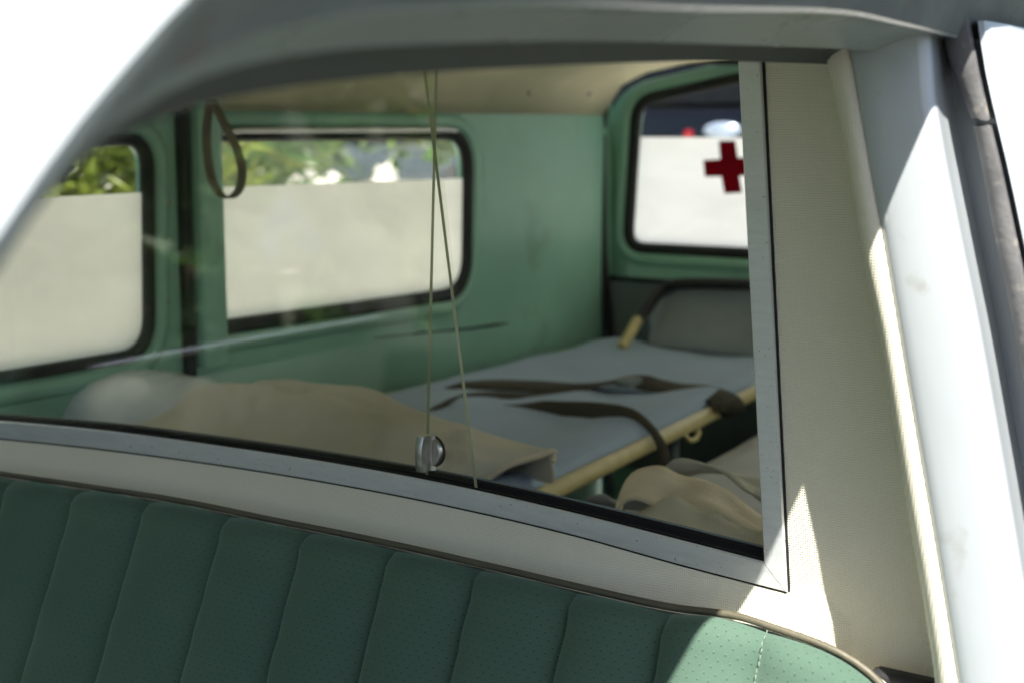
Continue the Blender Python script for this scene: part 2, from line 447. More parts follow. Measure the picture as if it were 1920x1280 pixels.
# ---------------------------------------------------------------- door frame: front pillar and roof rail of the open door
NS = 64
def px3(lst): return [pX((a, b), x) for a, b, x in lst]
O_ = px3([(-60, 565, .02), (0, 480, .02), (70, 375, .02), (150, 262, .02), (250, 140, .022), (370, 8, .025), (540, -138, .036), (800, -290, .052), (1130, -395, .068)]) + [V((.0795, y_, 1.459)) for y_ in (.62, .80, 1.0, 1.35)]
E0 = px3([(-55, 570, .008), (4, 481, .008), (74, 377, .007), (155, 272, .005), (262, 176, .005), (360, 118, .008), (480, 66, .012),
          (700, 26, .02), (1000, 8, .028), (1300, 20, .033)]) + [V((.035, .755, 1.3600)), V((.035, .852, 1.3595)), V((.035, .909, 1.3585)), V((.035, .955, 1.3575)), V((.035, 1.35, 1.352))]
E2 = px3([(-52, 574, -.002), (8, 482, -.002), (78, 378, -.004), (160, 280, -.01), (250, 212, -.015), (330, 166, -.02), (420, 132, -.022), (560, 102, -.025),
          (700, 88, -.025), (900, 80, -.025), (1100, 78, -.025), (1300, 82, -.025), (1590, 93, -.022)]) + [V((-.022, 1.065, 1.352)), V((-.022, 1.35, 1.35))]
E3 = px3([(-50, 577, -.02), (10, 486, -.02), (80, 382, -.025), (170, 290, -.035), (260, 240, -.045), (330, 212, -.05), (400, 190, -.055), (520, 168, -.06),
          (640, 152, -.062), (820, 136, -.064), (1100, 121, -.065), (1280, 115, -.065), (1390, 116, -.065), (1560, 121, -.065)]) + [V((-.065, 1.068, 1.346)), V((-.065, 1.35, 1.345))]
E0 = [CAM + (q - CAM) * ((q.x - .010 - CAM.x) / (q.x - CAM.x)) for q in E0]      # set back under the gutter
O_, E0, E2, E3 = [resample(catmull(c, 10), NS) for c in (O_, E0, E2, E3)]
I_ = [p + V((-.02, .0, .05)) for p in E3]
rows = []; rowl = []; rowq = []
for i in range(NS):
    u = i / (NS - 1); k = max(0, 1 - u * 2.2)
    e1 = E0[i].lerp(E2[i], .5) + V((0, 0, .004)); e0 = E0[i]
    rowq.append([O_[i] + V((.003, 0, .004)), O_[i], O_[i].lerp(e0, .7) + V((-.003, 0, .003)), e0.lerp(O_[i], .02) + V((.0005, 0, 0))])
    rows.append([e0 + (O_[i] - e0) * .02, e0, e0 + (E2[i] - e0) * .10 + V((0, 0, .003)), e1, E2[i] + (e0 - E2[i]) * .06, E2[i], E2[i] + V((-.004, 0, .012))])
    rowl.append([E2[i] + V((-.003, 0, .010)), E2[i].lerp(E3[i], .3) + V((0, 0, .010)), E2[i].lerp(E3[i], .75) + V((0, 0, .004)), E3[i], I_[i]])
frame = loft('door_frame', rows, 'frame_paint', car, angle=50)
loft('drip_gutter', rowq, 'gutter_shade_dirt', frame, angle=50)
loft('frame_shade_band', rowl, 'dark_trim_and_shade', frame, angle=60)  # shaded band inside the rail, its shade put into a near-black colour
rows = []
for i in range(NS):
    u = i / (NS - 1); k = max(0, 1 - u * 2.0)
    a = V((-.006, -.012, .008)) * k + V((-.001, 0, .012)) * (1 - k)
    b = V((-.012, -.055, .045)) * k + V((-.012, 0, .04)) * (1 - k)
    c = V((-.055, -.10, .075)) * k + V((-.07, 0, .065)) * (1 - k)
    d = V((-.12, -.12, .09)) * k + V((-.16, 0, .085)) * (1 - k)
    rows.append([O_[i] + V((-.002, .001, -.001)), O_[i] + a * .4 + V((.0035, 0, 0)), O_[i] + a, O_[i] + b, O_[i] + c, O_[i] + d])
loft('pillar_skin', rows, 'body_paint', frame, angle=60)

# roof and its lining
def roof_z(x, top): return top + .095 * sin(pi * min(1, max(0, (.05 - x) / 1.42)))
ys = [.42, .7, 1.0, 1.4, 1.9, 2.4, 2.8, 2.92]
xs = [.0 - 1.35 * i / 16 for i in range(17)]
roof = loft('roof', [[V((x, y, roof_z(x, 1.465) - (.05 if y > 2.85 else 0))) for x in xs] for y in ys], 'body_paint', car, solid=.012, soff=0)
hx = [-.08, -.2, -.4, -.65, -.9, -1.08, -1.18, -1.24, -1.288]
hz = [1.395, 1.42, 1.44, 1.45, 1.445, 1.43, 1.412, 1.385, 1.322]
lin = loft('headliner', [[V((x, y, z)) for x, z in zip(hx, hz)] for y in (.42, .7, 1.0, 1.4, 1.9, 2.4, 2.76)], 'headliner', roof, solid=.004, soff=1)
for q in ((988, 173), (1100, 175), (1125, 148)):
    p = pX(q, -1.262)
    tube('screw', [p + V((.0, 0, 0)), p + V((.010, 0, 0)), p + V((.012, 0, 0))], .005, 'screw_steel', roof, radii=[.006, .006, .003])

# ---------------------------------------------------------------- door pillar at the right
PB = [(100, 1552), (200, 1574), (300, 1592), (420, 1611), (464, 1617), (631, 1653), (860, 1690), (1018, 1717), (1186, 1747), (1280, 1757), (1500, 1792)]
PC = [(100, 1590), (200, 1608), (300, 1625), (464, 1655), (631, 1683), (860, 1722), (1018, 1750), (1186, 1777), (1280, 1792), (1500, 1828)]
PD = [(60, 1750), (190, 1759), (300, 1777), (430, 1803), (631, 1845), (860, 1885), (1018, 1912), (1280, 1955), (1500, 1990)]
PSL = [(0, 1752), (115, 1780), (225, 1822), (330, 1845), (430, 1862), (560, 1890), (690, 1915), (900, 1955), (1280, 2020)]
PSR = [(0, 1812), (60, 1824), (130, 1837), (215, 1856), (330, 1884), (430, 1905), (560, 1933), (900, 2005), (1280, 2080)]
PO = [(0, 1826), (60, 1833), (170, 1851), (230, 1866), (330, 1890), (440, 1912), (560, 1938), (900, 2010), (1280, 2085)]
st = [40, 60, 80, 100, 140, 190, 240, 300, 370, 440, 520, 620, 740, 860, 980, 1100, 1220, 1340, 1500, 1800, 2300]
ex = lambda t, y: lerp1(t, y)
rows = []; rowv = []; rowg = []; rowo = []
for y in st:
    c, d, b = ex(PC, y), ex(PD, y), ex(PB, y)
    f = min(1, max(0, (y - 40) / 120))
    rows.append([pY((c - 2, y), 1.0), pY((c, y), .980), pY((c + 6, y), .9735), pY((c + 22, y), .970), pY(((c + d) / 2, y), .967), pY((d - 28, y), .967),
                 pY((d - 14, y), .969), pY((d - 4, y), .976), pY((d, y), .988), pY((d, y), .995) + V((-.001, .012, 0)), pY((d, y), .995) + V((-.004, .05, 0))])
    B3 = pY((b, y), .986)
    rowv.append([V((B3.x - .004, 1.069, B3.z)), B3 + V((-.002, .03, 0)), B3 + V((-.0005, -.004, 0)), pY((b + 3, y), .9765), pY((b + 9, y), .9740), pY(((b + c) / 2, y), .9728), pY((c - 4, y), .9730), pY((c + 3, y), .9750), pY((c + 7, y), .984)])
    s = ex(PSL, y); r_ = ex(PSR, y); o = ex(PO, y)
    gy = 1.042
    rowg.append([pY((d - 6, y), gy), pY((d + 6, y), gy + .004), pY((s, y), gy + .002), pY((r_ + 8, y), gy), pY((r_ + 10, y), 1.005)])
    so = pY((o + 3, y), 1.010)
    rowo.append([so + V((-.008, .03, 0)), so + V((-.002, .006, 0)), so, so + V((.004, .0, 0)), so + V((.006, .010, 0)), so + V((.008, .05, 0)), so + V((.007, .14, 0)), so + V((.0, .4, 0))])
pil = loft('door_pillar', rows, 'body_paint', car, angle=60, subd=1)
loft('pillar_trim', rowv, 'woven_vinyl', pil, angle=70)
loft('door_channel', rowg, 'body_paint', pil, angle=50)
loft('outer_skin', [r for r, y in zip(rowo, st)], 'body_paint', pil, angle=60)
def seal_piece(y0, y1, name='weatherstrip'):
    n = 16; rs = []
    for i in range(n + 1):
        y = y0 + (y1 - y0) * i / n
        jag = 0 if 0 < i < n else (3 if i == n else -2)
        l, r_ = ex(PSL, y), ex(PSR, y)
        sh = noise1(y / 200, 3) * 1.2
        rs.append([pY((l + 1, y + jag), 1.040), pY((l, y), 1.010), pY((l + 5 + sh, y - jag), 1.002), pY(((l + r_) / 2, y + sh * 2), .999), pY((r_ - 8 + sh, y + jag), 1.000), pY((r_ - 2, y), 1.006), pY((r_, y), 1.040)])
    return loft(name, rs, 'old_rubber', pil, angle=50)
seal_piece(24, 224); seal_piece(236, 1400)
p = pY((1764, 82), 1.03)
tube('screw', [p, p + V((0, -.006, 0)), p + V((0, -.008, 0))], .004, 'chrome', pil, radii=[.005, .005, .003])
# near side of the rear compartment (its inside wall and window, lets the daylight in)
def near(u, v): return V((.035 - .09 * max(0, v - .95), u, v))
wh = rpoly([(1.30, .98), (2.35, .98), (2.35, 1.29), (1.30, 1.29)], .07)
ns = panel('side_panel', [V((1.16, .28)), V((2.85, .28)), V((2.85, 1.46)), V((1.16, 1.46))], [wh], near, 'green_paint', car, solid=.02, step=.2)
panel('body_side', [V((1.30, .28)), V((2.93, .28)), V((2.93, 1.40)), V((1.30, 1.40))], [rpoly([(1.33, 1.0), (2.33, 1.0), (2.33, 1.28), (1.33, 1.28)], .07)], lambda u, v: near(u, v) + V((.042, 0, 0)), 'body_paint', ns, solid=.004, step=.2)
box('door_sill', (-.02, .62, .34), (.12, 1.0, .12), 'body_paint', car, bevel=.02)
panel('window_glass', wh, [], near, 'window_glass', ns, solid=.004)
fl = [q for q in rpoly([(1.295, .975), (2.355, .975), (2.355, 1.20), (1.295, 1.20)], .01)]
panel('frosted_film', fl, [], lambda u, v: near(u, v) + V((-.006, 0, 0)), 'frosted_film', ns)

# ---------------------------------------------------------------- partition behind the front seat
YPART = 1.07
RT = [(-120, 779), (0, 787), (200, 805), (425, 835), (640, 868), (850, 907), (1070, 957), (1280, 1010), (1435, 1050)]
RB = [(-120, 811), (0, 820), (200, 841), (425, 871), (640, 906), (850, 947), (1070, 998), (1280, 1056), (1478, 1107)]
rt = [pY(q, YPART) for q in RT]; rb = [pY(q, YPART) for q in RB]
XL = -1.245
def at_x(cur, x):
    return lerp1([(p.x, p.z) for p in cur], x)
rtc = [q for q in resample(catmull(rt, 8), 60)]
rbc = [q for q in resample(catmull(rb, 8), 60)]
fl_t, fr_t = pY((1387, 122), YPART), pY((1430, 122), YPART)
fl_b, fr_b = rtc[-1], rbc[-1]
def up_to(a, b, z): return a + (b - a) * ((z - a.z) / (b.z - a.z))
ZT = 1.385
FLt, FRt = up_to(fl_b, fl_t, ZT), up_to(fr_b, fr_t, ZT)
hole = [V((q.x, q.z + .003)) for q in rbc] + [V((FRt.x - .003, ZT)), V((rbc[0].x, ZT))]
hole = [V((q.x - (.003 if q.x > -.12 else 0), q.y)) for q in hole]
outer = [V((-1.29, .45)), V((.03, .45)), V((.03, .80)), V((.02, 1.0)), V((-.02, 1.30)), V((-.06, 1.385)), V((-.16, 1.405)), V((-1.10, 1.405)), V((-1.27, 1.33))]
def pan3(u, v):
    d = max(0, at_x(rbc, min(max(u, rbc[0].x), -.115)) + .004 - v) * min(1, max(0, (-.06 - u) / .06))
    return V((u, YPART - min(.036, .6 * d), v))
part = panel('partition_panel', outer, [hole], pan3, 'woven_vinyl', car, step=.03, solid=.03, soff=-1, smooth=False)
part.modifiers['solid'].offset = 1
# make the thickness run to the rear
vs0 = part.data.polygons[0].normal.y
part.modifiers['solid'].offset = -1 if vs0 < 0 else 1
def rail(name, inn, out, cut=None):
    rs = []
    for a, b in zip(inn, out):
        n_ = V((0, -1, 0))
        rs.append([a + V((0, .003, -.002)), a + n_ * .0035, a.lerp(b, .05) + n_ * .0048, a.lerp(b, .06) + n_ * .005, a.lerp(b, .94) + n_ * .005, a.lerp(b, .96) + n_ * .0046, b + n_ * .0028, b + V((0, .002, 0))])
    return loft(name, rs, 'aluminium', part, angle=20)
rail('bottom_rail', rtc, rbc)
rail('side_rail', [fl_b.lerp(FLt, i / 12) + V((.0006, -.0002, 0)) for i in range(13)], [fr_b.lerp(FRt, i / 12) + V((.0006, -.0002, 0)) for i in range(13)])
tube('rail_shadow_line', [p_ + V((0, -.0022, -.0006)) for p_ in rbc], .0015, 'black_track', part, seg=6)  # thin shadow between rail and vinyl, drawn as a black tube
tube('rail_shadow_line', [fr_b.lerp(FRt, i / 8) + V((.0010, -.0010, 0)) for i in range(9)], .0015, 'black_track', part, seg=6)  # same drawn black line along the side rail
# black double glass track behind the rail
for k, (y0, y1, dz) in enumerate(((1.0725, 1.0765, -.0015), (1.0842, 1.0868, -.002), (1.0946, 1.100, -.001))):
    loft('glass_track', [[p_ + V((0, y0 - YPART, -.02)), p_ + V((0, y0 - YPART, dz)), p_ + V((0, y0 - YPART + .0012, dz + .0012)), p_ + V((0, y1 - YPART - .0012, dz + .0012)), p_ + V((0, y1 - YPART, dz)), p_ + V((0, y1 - YPART, -.02))] for p_ in rtc], 'black_track', part, angle=50)
loft('track_bed', [[p_ + V((0, .004, -.008)), p_ + V((0, .030, -.008))] for p_ in rtc], 'black_track', part)
loft('rear_lip', [[p_ + V((0, .0305, -.02)), p_ + V((0, .0305, .0005)), p_ + V((0, .0318, .0012)), p_ + V((0, .0330, .0005)), p_ + V((0, .0330, -.02))] for p_ in rtc], 'grey_trim', part)
def pane(name, y, e_top, e_bot, lab):
    a, b = pY(e_bot, y), pY(e_top, y)
    e = lambda z: a.x + (b.x - a.x) * (z - a.z) / (b.z - a.z)
    n = 14; v = []; f = []; fm = []
    xs_ = [-1.235 + (e(.955) + 1.235) * i / n for i in range(n + 1)]
    for yy in (y - .0023, y + .0023):
        for i, x in enumerate(xs_):
            xb = x; zb = at_x(rtc, max(x, rtc[0].x)) - .0055
            if i == n: xb = e(zb)
            v.append(V((xb, yy, zb)))
        for i, x in enumerate(xs_):
            v.append(V((e(1.40) if i == n else x, yy, 1.40)))
    k = n + 1
    for s in (0, 1):
        for i in range(n):
            o = s * 2 * k; f.append((o + i, o + i + 1, o + k + i + 1, o + k + i)); fm.append(0)
    f.append((n, 2 * k + n, 3 * k + n, k + n)); fm.append(1)
    for i in range(n):
        f.append((i, i + 1, 2 * k + i + 1, 2 * k + i)); fm.append(1)
        f.append((k + i, k + i + 1, 3 * k + i + 1, 3 * k + i)); fm.append(1)
    f.append((0, k, 3 * k, 2 * k)); fm.append(1)
    o = make(name, v, f, 'pane_glass', part, smooth=False, mats=['pane_glass', 'glass_edge'], fmat=fm)
    o['label'] = lab; return o
pane('sliding_pane', 1.0803, (797, 140), (893, 915), 'front sliding glass pane with slanted greenish edge and thumb knob')
pane('sliding_pane', 1.0908, (818, 140), (800, 893), 'rear sliding glass pane with upright greenish edge')
# thumb knob clamped to the front pane
kc = pY((806, 843), 1.0779)
def disc(name, y0, y1, r, m, r2=None, seg=28):
    rs = []
    for yy, rr in ((y0, r * .02), (y0, r * .94), (y0 + (y1 - y0) * .2, r), (y0 + (y1 - y0) * .8, r2 or r), (y1, (r2 or r) * .93), (y1, r * .02)):
        rs.append([kc + V((rr * cos(2 * pi * k / seg), yy, rr * sin(2 * pi * k / seg))) for k in range(seg)])
    return loft(name, rs, m, part, closed_u=True, angle=30)
kc = kc + V((.0035, 0, 0))
KS = 1.22
disc('knob_washer', -.0022, 0, .0132 * KS, 'rubber')
kb = disc('knob', -.0085, -.0022, .0122 * KS, 'knob_metal')
rs = []
for i in range(15):                                   # the grip: a waisted upright bar
    t = -1 + 2 * i / 14; z = t * .0142 * KS
    hw = .0037 + .0006 * t * t; dp = .0245 - .0035 * t * t
    ring = [(-hw * 1.9, -.0062), (-hw * 1.15, -.010), (-hw, -.015), (-hw * 1.1, -dp + .001), (-hw * .6, -dp), (hw * .6, -dp), (hw * 1.1, -dp + .001), (hw, -.015), (hw * 1.15, -.010), (hw * 1.9, -.0062)]
    rs.append([kc + V((u, w_, z)) for u, w_ in ring])
loft('knob_grip', rs, 'knob_metal', part, closed_u=True, cap=True, angle=45)

# ---------------------------------------------------------------- front bench seat
YS = 1.002
PIP = [(-260, 858), (-120, 872), (0, 890), (150, 912), (330, 940), (500, 975), (700, 1015), (900, 1060), (1100, 1107), (1250, 1140), (1370, 1156), (1450, 1180), (1540, 1212), (1595, 1240), (1640, 1275), (1672, 1315), (1690, 1370), (1698, 1450)]
pip = resample(catmull([pY(q, YS) for q in PIP], 8), 120)
seat = empty('bench_seat', (-.6, .9, .5), '', '')
del seat['label']; del seat['category']
seat.parent = car; seat.matrix_parent_inverse = Matrix.Translation(-car.location)
seat['label'] = 'dark green ribbed velour bench with olive piping'
def sub(name, rows, m, **kw):
    o = loft(name, rows, m, None, **kw); o.parent = seat; o.matrix_parent_inverse = Matrix.Translation(-seat.location); return o
PIPZ = sorted([(p_.x, p_.z) for p_ in pip if p_.z > .8], key=lambda q: q[0])
def ztop(x): return lerp1(PIPZ, min(x, PIPZ[-1][0]))
seam_px = [-260, -95, 35, 160, 290, 437, 585, 745, 905, 1085, 1260, 1440]
piptab = [(q[0], q[1]) for q in PIP]
SX = [pY((x, lerp1(piptab, x)), YS).x for x in seam_px]
XEND = max(p_.x for p_ in pip)
SX = SX + [XEND - .004]
R0 = .024
def prof(d):
    """(forward, down) along the cloth at distance d from the piping"""
    q = R0 * pi / 2
    if d < q:
        a = d / R0; return R0 * .9 * sin(a), R0 * .9 * (1 - cos(a)), a * .74
    e = d - q; return R0 * .9 + e * .40, R0 * .9 + e * .915, pi / 2 - .41
NV, NU = 34, 16
for i in range(len(SX) - 1):
    xa, xb = SX[i], SX[i + 1]; rs = []; uvs = []
    last = i == len(SX) - 2
    for v in range(NV):
        d = .52 * (v / (NV - 1)) ** 1.5
        fw, dn, a = prof(d); rw = []
        for u in range(NU + 1):
            s = u / NU; x = xa + (xb - xa) * s
            z0 = ztop(x)
            bl = max(0, sin(pi * s ** .78)) ** .62 * (.0195 + .0016 * noise1(d * 3 + i * .7, i)) * min(1, d / .03 + .05)
            nrm = V((0, -sin(a), cos(a)))
            e = s * s if last else 0
            p_ = V((x + .0011 * ((1 - s) * noise1(d * 9 + i, i) + s * noise1(d * 9 + i + 1, i + 1)) + e * dn * .12, YS - fw * (1 - .5 * e * e), z0 - dn)) + nrm * (bl - .004)
            rw.append(p_); uvs.append(((x - xa) + i * .097, d + .003 * i))
        rs.append(rw)
    sub('seat_channel', rs, 'green_velour', angle=180, uv=uvs)
o = tube('piping', [p_ + V((0, .001, .0015)) for p_ in pip], .0031, 'piping_vinyl', None, seg=10)
o.parent = seat; o.matrix_parent_inverse = Matrix.Translation(-seat.location)
sub('seat_back_shell', [[p_ + V((.002, .002, -.003)), p_ + V((.008, .014, -.008)), p_ + V((.012, .026, -.03)), V((min(p_.x + .012, -.01), YS + .03, .45))] for p_ in pip], 'seat_shell')
for i in (len(SX) - 2,):
    x = SX[i]; v_ = []; f_ = []
    for k in range(54):
        d = .012 + k * .0052
        fw, dn, a = prof(d); nx_ = .0011 * noise1(d * 9 + i, i)
        c_ = V((x + nx_ + .0042, YS - fw, ztop(x) - dn)) + V((0, -sin(a), cos(a))) * (.0022 + .0022)
        t_ = V((0, -.0013, -.0030)) if d > .03 else V((0, -.002, -.002)); w_ = V((.0005, 0, 0)); n_ = V((0, -sin(a), cos(a))) * .0005
        b = len(v_); v_ += [c_ - t_ * .5 - w_, c_ - t_ * .5 + w_, c_ + t_ * .5 + w_, c_ + t_ * .5 - w_, c_ + n_]
        f_ += [(b, b + 1, b + 4), (b + 1, b + 2, b + 4), (b + 2, b + 3, b + 4), (b + 3, b, b + 4)]
    o = make('stitching', v_, f_, 'thread', None, smooth=False); o['kind'] = 'stuff'
    o.parent = seat; o.matrix_parent_inverse = Matrix.Translation(-seat.location)
# cushion of the bench, below the picture
for i in range(len(SX) - 1):
    xa, xb = SX[i], SX[i + 1]; rs = []; uvs = []
    for v in range(10):
        t = v / 9; rw = []
        for u in range(9):
            s = u / 8
            rw.append(V((xa + (xb - xa) * s, .80 - .46 * t, .46 + .06 * t - .10 * max(0, t - .8) ** 2 * 20 + .01 * sin(pi * s) ** .6))); uvs.append((s * .1 + i * .1, t * .5))
        rs.append(rw)
    sub('cushion_channel', rs, 'green_velour', angle=180, uv=uvs)
# black hinge plate between seat and pillar
p = pY((1700, 1262), 1.03)
hb = box('seat_bracket', p + V((.0, 0, -.05)), (.055, .02, .10), 'rubber', None, bevel=.006)
hb.parent = seat; hb.matrix_parent_inverse = Matrix.Translation(-seat.location)

# ---------------------------------------------------------------- far side wall of the rear compartment
XW = -1.30
def wallx(y, z):
    x = XW
    if y > 2.45: x += .12 * (y - 2.45) ** 2
    if z < .9: x -= .03 * min(1, (.9 - z) / .3)
    return x
def wall3(u, v): return V((wallx(u, v), u, v))
def wpt(q): r = pX(q, XW); return (r.y, r.z)
W1 = rpoly([(.98, wpt((275, 262))[1] + .005), (wpt((279, 300))[0], wpt((275, 262))[1]), (wpt((276, 560))[0], wpt((250, 664))[1] - .002), (.98, wpt((0, 708))[1])], [.05, .045, .055, .05])
a1 = wpt((404, 500)); a2 = wpt((640, 250)); a3 = wpt((880, 400)); a4 = wpt((403, 617)); a5 = wpt((850, 553))
W2 = rpoly([(a1[0], a2[1]), (a3[0], a2[1] - .002), (a3[0] - .01, a5[1]), (a1[0], a4[1])], [.04, .075, .075, .012])
outer = [V((.95, .28)), V((2.83, .28)), V((2.83, .8)), V((2.81, 1.1)), V((2.79, 1.41)), V((.95, 1.41))]
wall = panel('side_wall', outer, [W1, W2], wall3, 'green_paint', car, step=.06, solid=.028, angle=30)
nx = sum((f.normal.x * f.area for f in wall.data.polygons))
wall.modifiers['solid'].offset = -1 if nx > 0 else 1
XN = V((1, 0, 0))
def loop3(l, dx): return [V((XW + dx, q[0], q[1])) for q in l]
def ccw(l):
    s = sum(l[i - 1][0] * l[i][1] - l[i][0] * l[i - 1][1] for i in range(len(l)))
    return l if s > 0 else list(reversed(l))
W1, W2 = ccw(W1), ccw(W2)
rim = [(-.010, -.001), (-.012, .004), (-.016, .0075), (-.024, .009), (-.032, .0065), (-.040, .001), (-.040, -.004), (-.01, -.004)]
bead = [(.010, -.010), (.012, -.003), (.006, .004), (-.004, .007), (-.011, .004), (-.013, -.004), (-.006, -.012)]
for wl, sc_ in ((W1, .75), (W2, 1.05)):
    s1 = sweep('window_rim', loop3(wl, 0), rim, XN, 'green_paint', wall, angle=60)
    sweep('window_seal', loop3(wl, 0), [(u * sc_, w_) for u, w_ in bead], XN, 'rubber', wall, angle=60)
    panel('window_glass', wl, [], lambda u, v: V((XW - .010, u, v)), 'window_glass', wall, solid=.004, smooth=False)
# polished bead along the top of the quarter window
tp = [V((XW + .012, y, a2[1] + .006 - (.0 if .02 < y - a1[0] < a3[0] - a1[0] - .07 else .003))) for y in [a1[0] + .012 + (a3[0] - a1[0] - .07) * i / 16 for i in range(17)]]
tube('chrome_bead', tp, .0045, 'chrome', wall)
f1 = wpt((180, 366))[1]; f2l = wpt((404, 352))[1]; f2r = wpt((868, 335))[1]
def clipped(wl, za, zb):
    """part of a window outline below a line"""
    ya, yb = min(q[0] for q in wl), max(q[0] for q in wl)
    zl = lambda y: za + (zb - za) * (y - ya) / (yb - ya)
    keep = [q for q in wl if q[1] <= zl(q[0])]
    k = next(i for i in range(len(wl)) if wl[i][1] <= zl(wl[i][0]) and wl[i - 1][1] > zl(wl[i - 1][0]))
    order = [wl[(k + i) % len(wl)] for i in range(len(wl))]
    keep = [q for q in order if q[1] <= zl(q[0])]
    keep = [V((keep[0][0], zl(keep[0][0])))] + keep + [V((keep[-1][0], zl(keep[-1][0])))]
    return keep
for wl, za, zb in ((W1, f1, f1), (W2, f2l, f2r)):
    panel('frosted_film', clipped(wl, za, zb), [], lambda u, v: V((XW - .0055, u, v)), 'frosted_film', wall, smooth=False)
# post between the windows with its black door seal
y0 = wpt((345, 500))[0]
rs = []
for i in range(14):
    z = .55 + .79 * i / 13
    rs.append([V((XW + dx, y0 + dy, z)) for dy, dx in ((-.010, .001), (-.009, .012), (-.005, .016), (.0, .017), (.005, .015), (.009, .010), (.010, .001))])
loft('door_seal', rs, 'rubber', wall, angle=50)
yp = wpt((385, 500))[0]
rs = []
for i in range(14):
    z = .93 + .41 * i / 13
    rs.append([V((XW + dx, yp + dy, z)) for dy, dx in ((-.032, .001), (-.031, .026), (-.024, .031), (.008, .033), (.016, .028), (.018, .001))])
loft('window_post', rs, 'green_paint', wall, angle=50)
# shade of the pressed belt groove, drawn as a thin black tube
gp = [wpt(q) for q in ((700, 634), (800, 624), (880, 616), (930, 609), (952, 606))]
tube('belt_groove_shade', [V((wallx(*q) + .001, q[0], q[1])) for q in gp], .004, 'rubber', wall, radii=[.001, .0016, .0022, .003, .001])
for q in ((312, 380), (308, 565)):
    y_, z_ = wpt(q); c_ = V((XW + .002, y_, z_))
    tube('screw', [c_, c_ + V((.004, 0, 0)), c_ + V((.006, 0, 0))], .004, 'screw_steel', wall, radii=[.005, .005, .003])

# ---------------------------------------------------------------- far front door (seen only mirrored in the panes)
fd = panel('front_door', [V((.10, .30)), V((.945, .30)), V((.945, 1.31)), V((.62, 1.34)), V((.42, 1.33)), V((.10, .96))], [[V((.20, .965)), V((.88, .965)), V((.88, 1.27)), V((.47, 1.28))]],
           lambda u, v: V((XW + .005, u, v)), 'dark_trim_and_shade', car, solid=.03)
box('dashboard', (-.62, .16, .80), (1.26, .20, .26), 'dark_trim_and_shade', car, bevel=.04)
tube('chrome_bead', [V((XW + .03, y, .962)) for y in (.22, .4, .6, .86)], .008, 'chrome', fd)
mp = V((XW - .13, .26, 1.12))
rs = []
MRX = Matrix.Rotation(radians(24), 3, 'X')
for a, r_ in ((-.006, .004), (-.004, .05), (.002, .082), (.012, .088), (.022, .082), (.036, .055), (.045, .012)):
    rs.append([mp + MRX @ V((r_ * cos(2 * pi * k / 28), -a, r_ * sin(2 * pi * k / 28))) for k in range(28)])
loft('door_mirror', rs, 'chrome', fd, closed_u=True)
tube('mirror_arm', [mp + V((.0, -.04, 0)), mp + V((.05, -.05, -.06)), V((XW - .015, .22, .97))], .006, 'chrome', fd)

# ---------------------------------------------------------------- tail door
YT = 2.80
def tpt(q): r = pY(q, YT); return (r.x, r.z)
tz = lambda q: tpt(q)[1]
TWx0 = tpt((1176, 350))[0]; TWb = tz((1240, 468)); TWt = tz((1390, 138))
TW = rpoly([(TWx0, TWb), (-.06, TWb + .004), (-.08, TWt - .02), (-.35, TWt + .012), (-.62, TWt + .018), (-.93, TWt), (TWx0 + .02, TWt - .055)], [.045, .07, .09, .1, .1, .1, .045])
TW = ccw(TW)
tail_o = rpoly([(tpt((1138, 400))[0], .30), (-.0, .30), (-.02, 1.40), (-.25, 1.445), (-.95, 1.44), (tpt((1135, 300))[0], tz((1135, 165)))], [.03, .03, .1, .1, .12, .12])
tail = panel('tail_door', tail_o, [TW], lambda u, v: V((u, YT + .004 - .03 * max(0, .95 - v), v)), 'green_paint', car, step=.08, solid=.03, angle=30)
ny = sum(f.normal.y * f.area for f in tail.data.polygons)
tail.modifiers['solid'].offset = 1 if ny > 0 else -1
YN = V((0, -1, 0))
T3 = lambda l, dy: [V((q[0], YT + dy, q[1])) for q in l]
# (sideways sign follows YN x tangent)
sweep('window_rim', T3(TW, .003), rim, YN, 'green_paint', tail, angle=60)
sweep('window_seal', T3(TW, .003), [(u * 1.05, w_) for u, w_ in bead], YN, 'rubber', tail, angle=60)
panel('window_glass', TW, [], lambda u, v: V((u, YT + .016, v)), 'window_glass', tail, solid=.004, smooth=False)
zf = tz((1280, 258))
panel('frosted_film', clipped(TW, zf, zf), [], lambda u, v: V((u, YT + .011, v)), 'milk_film', tail, smooth=False)
cr = [(1347, 268), (1372, 267), (1377, 300), (1402, 298), (1406, 326), (1380, 328), (1385, 359), (1358, 361), (1352, 329), (1321, 329), (1318, 304), (1350, 302)]
cp = [tpt((q[0] + dx, q[1] + dy)) for q, (dx, dy) in zip(cr, ((-3, -3), (3, -3), (3, -3), (3, -3), (3, 3), (3, 3), (3, 3), (-3, 3), (-3, 3), (-3, 3), (-3, -3), (-3, -3)))]
o = panel('red_cross', [V(q) for q in cp], [], lambda u, v: V((u, YT + .0090, v)), 'red_film', tail, smooth=False)
o['label'] = 'dark red cross on the frosted rear window'
so = [pY(q, YT - .03) for q in ((1480, 112), (1400, 114), (1320, 113), (1250, 117), (1195, 128), (1160, 150), (1140, 178), (1131, 215), (1128, 260), (1129, 380), (1131, 480), (1137, 570), (1143, 640), (1150, 720))]
tube('door_seal', resample(catmull(so, 6), 60), .011, 'rubber', tail)
box('lower_trim', (-.65, YT - .008, .74), (1.27, .018, .43), 'grey_trim', tail, bevel=.004)
box('trim_edge', (-.65, YT - .012, .958), (1.27, .022, .008), 'rubber', tail, bevel=.002)

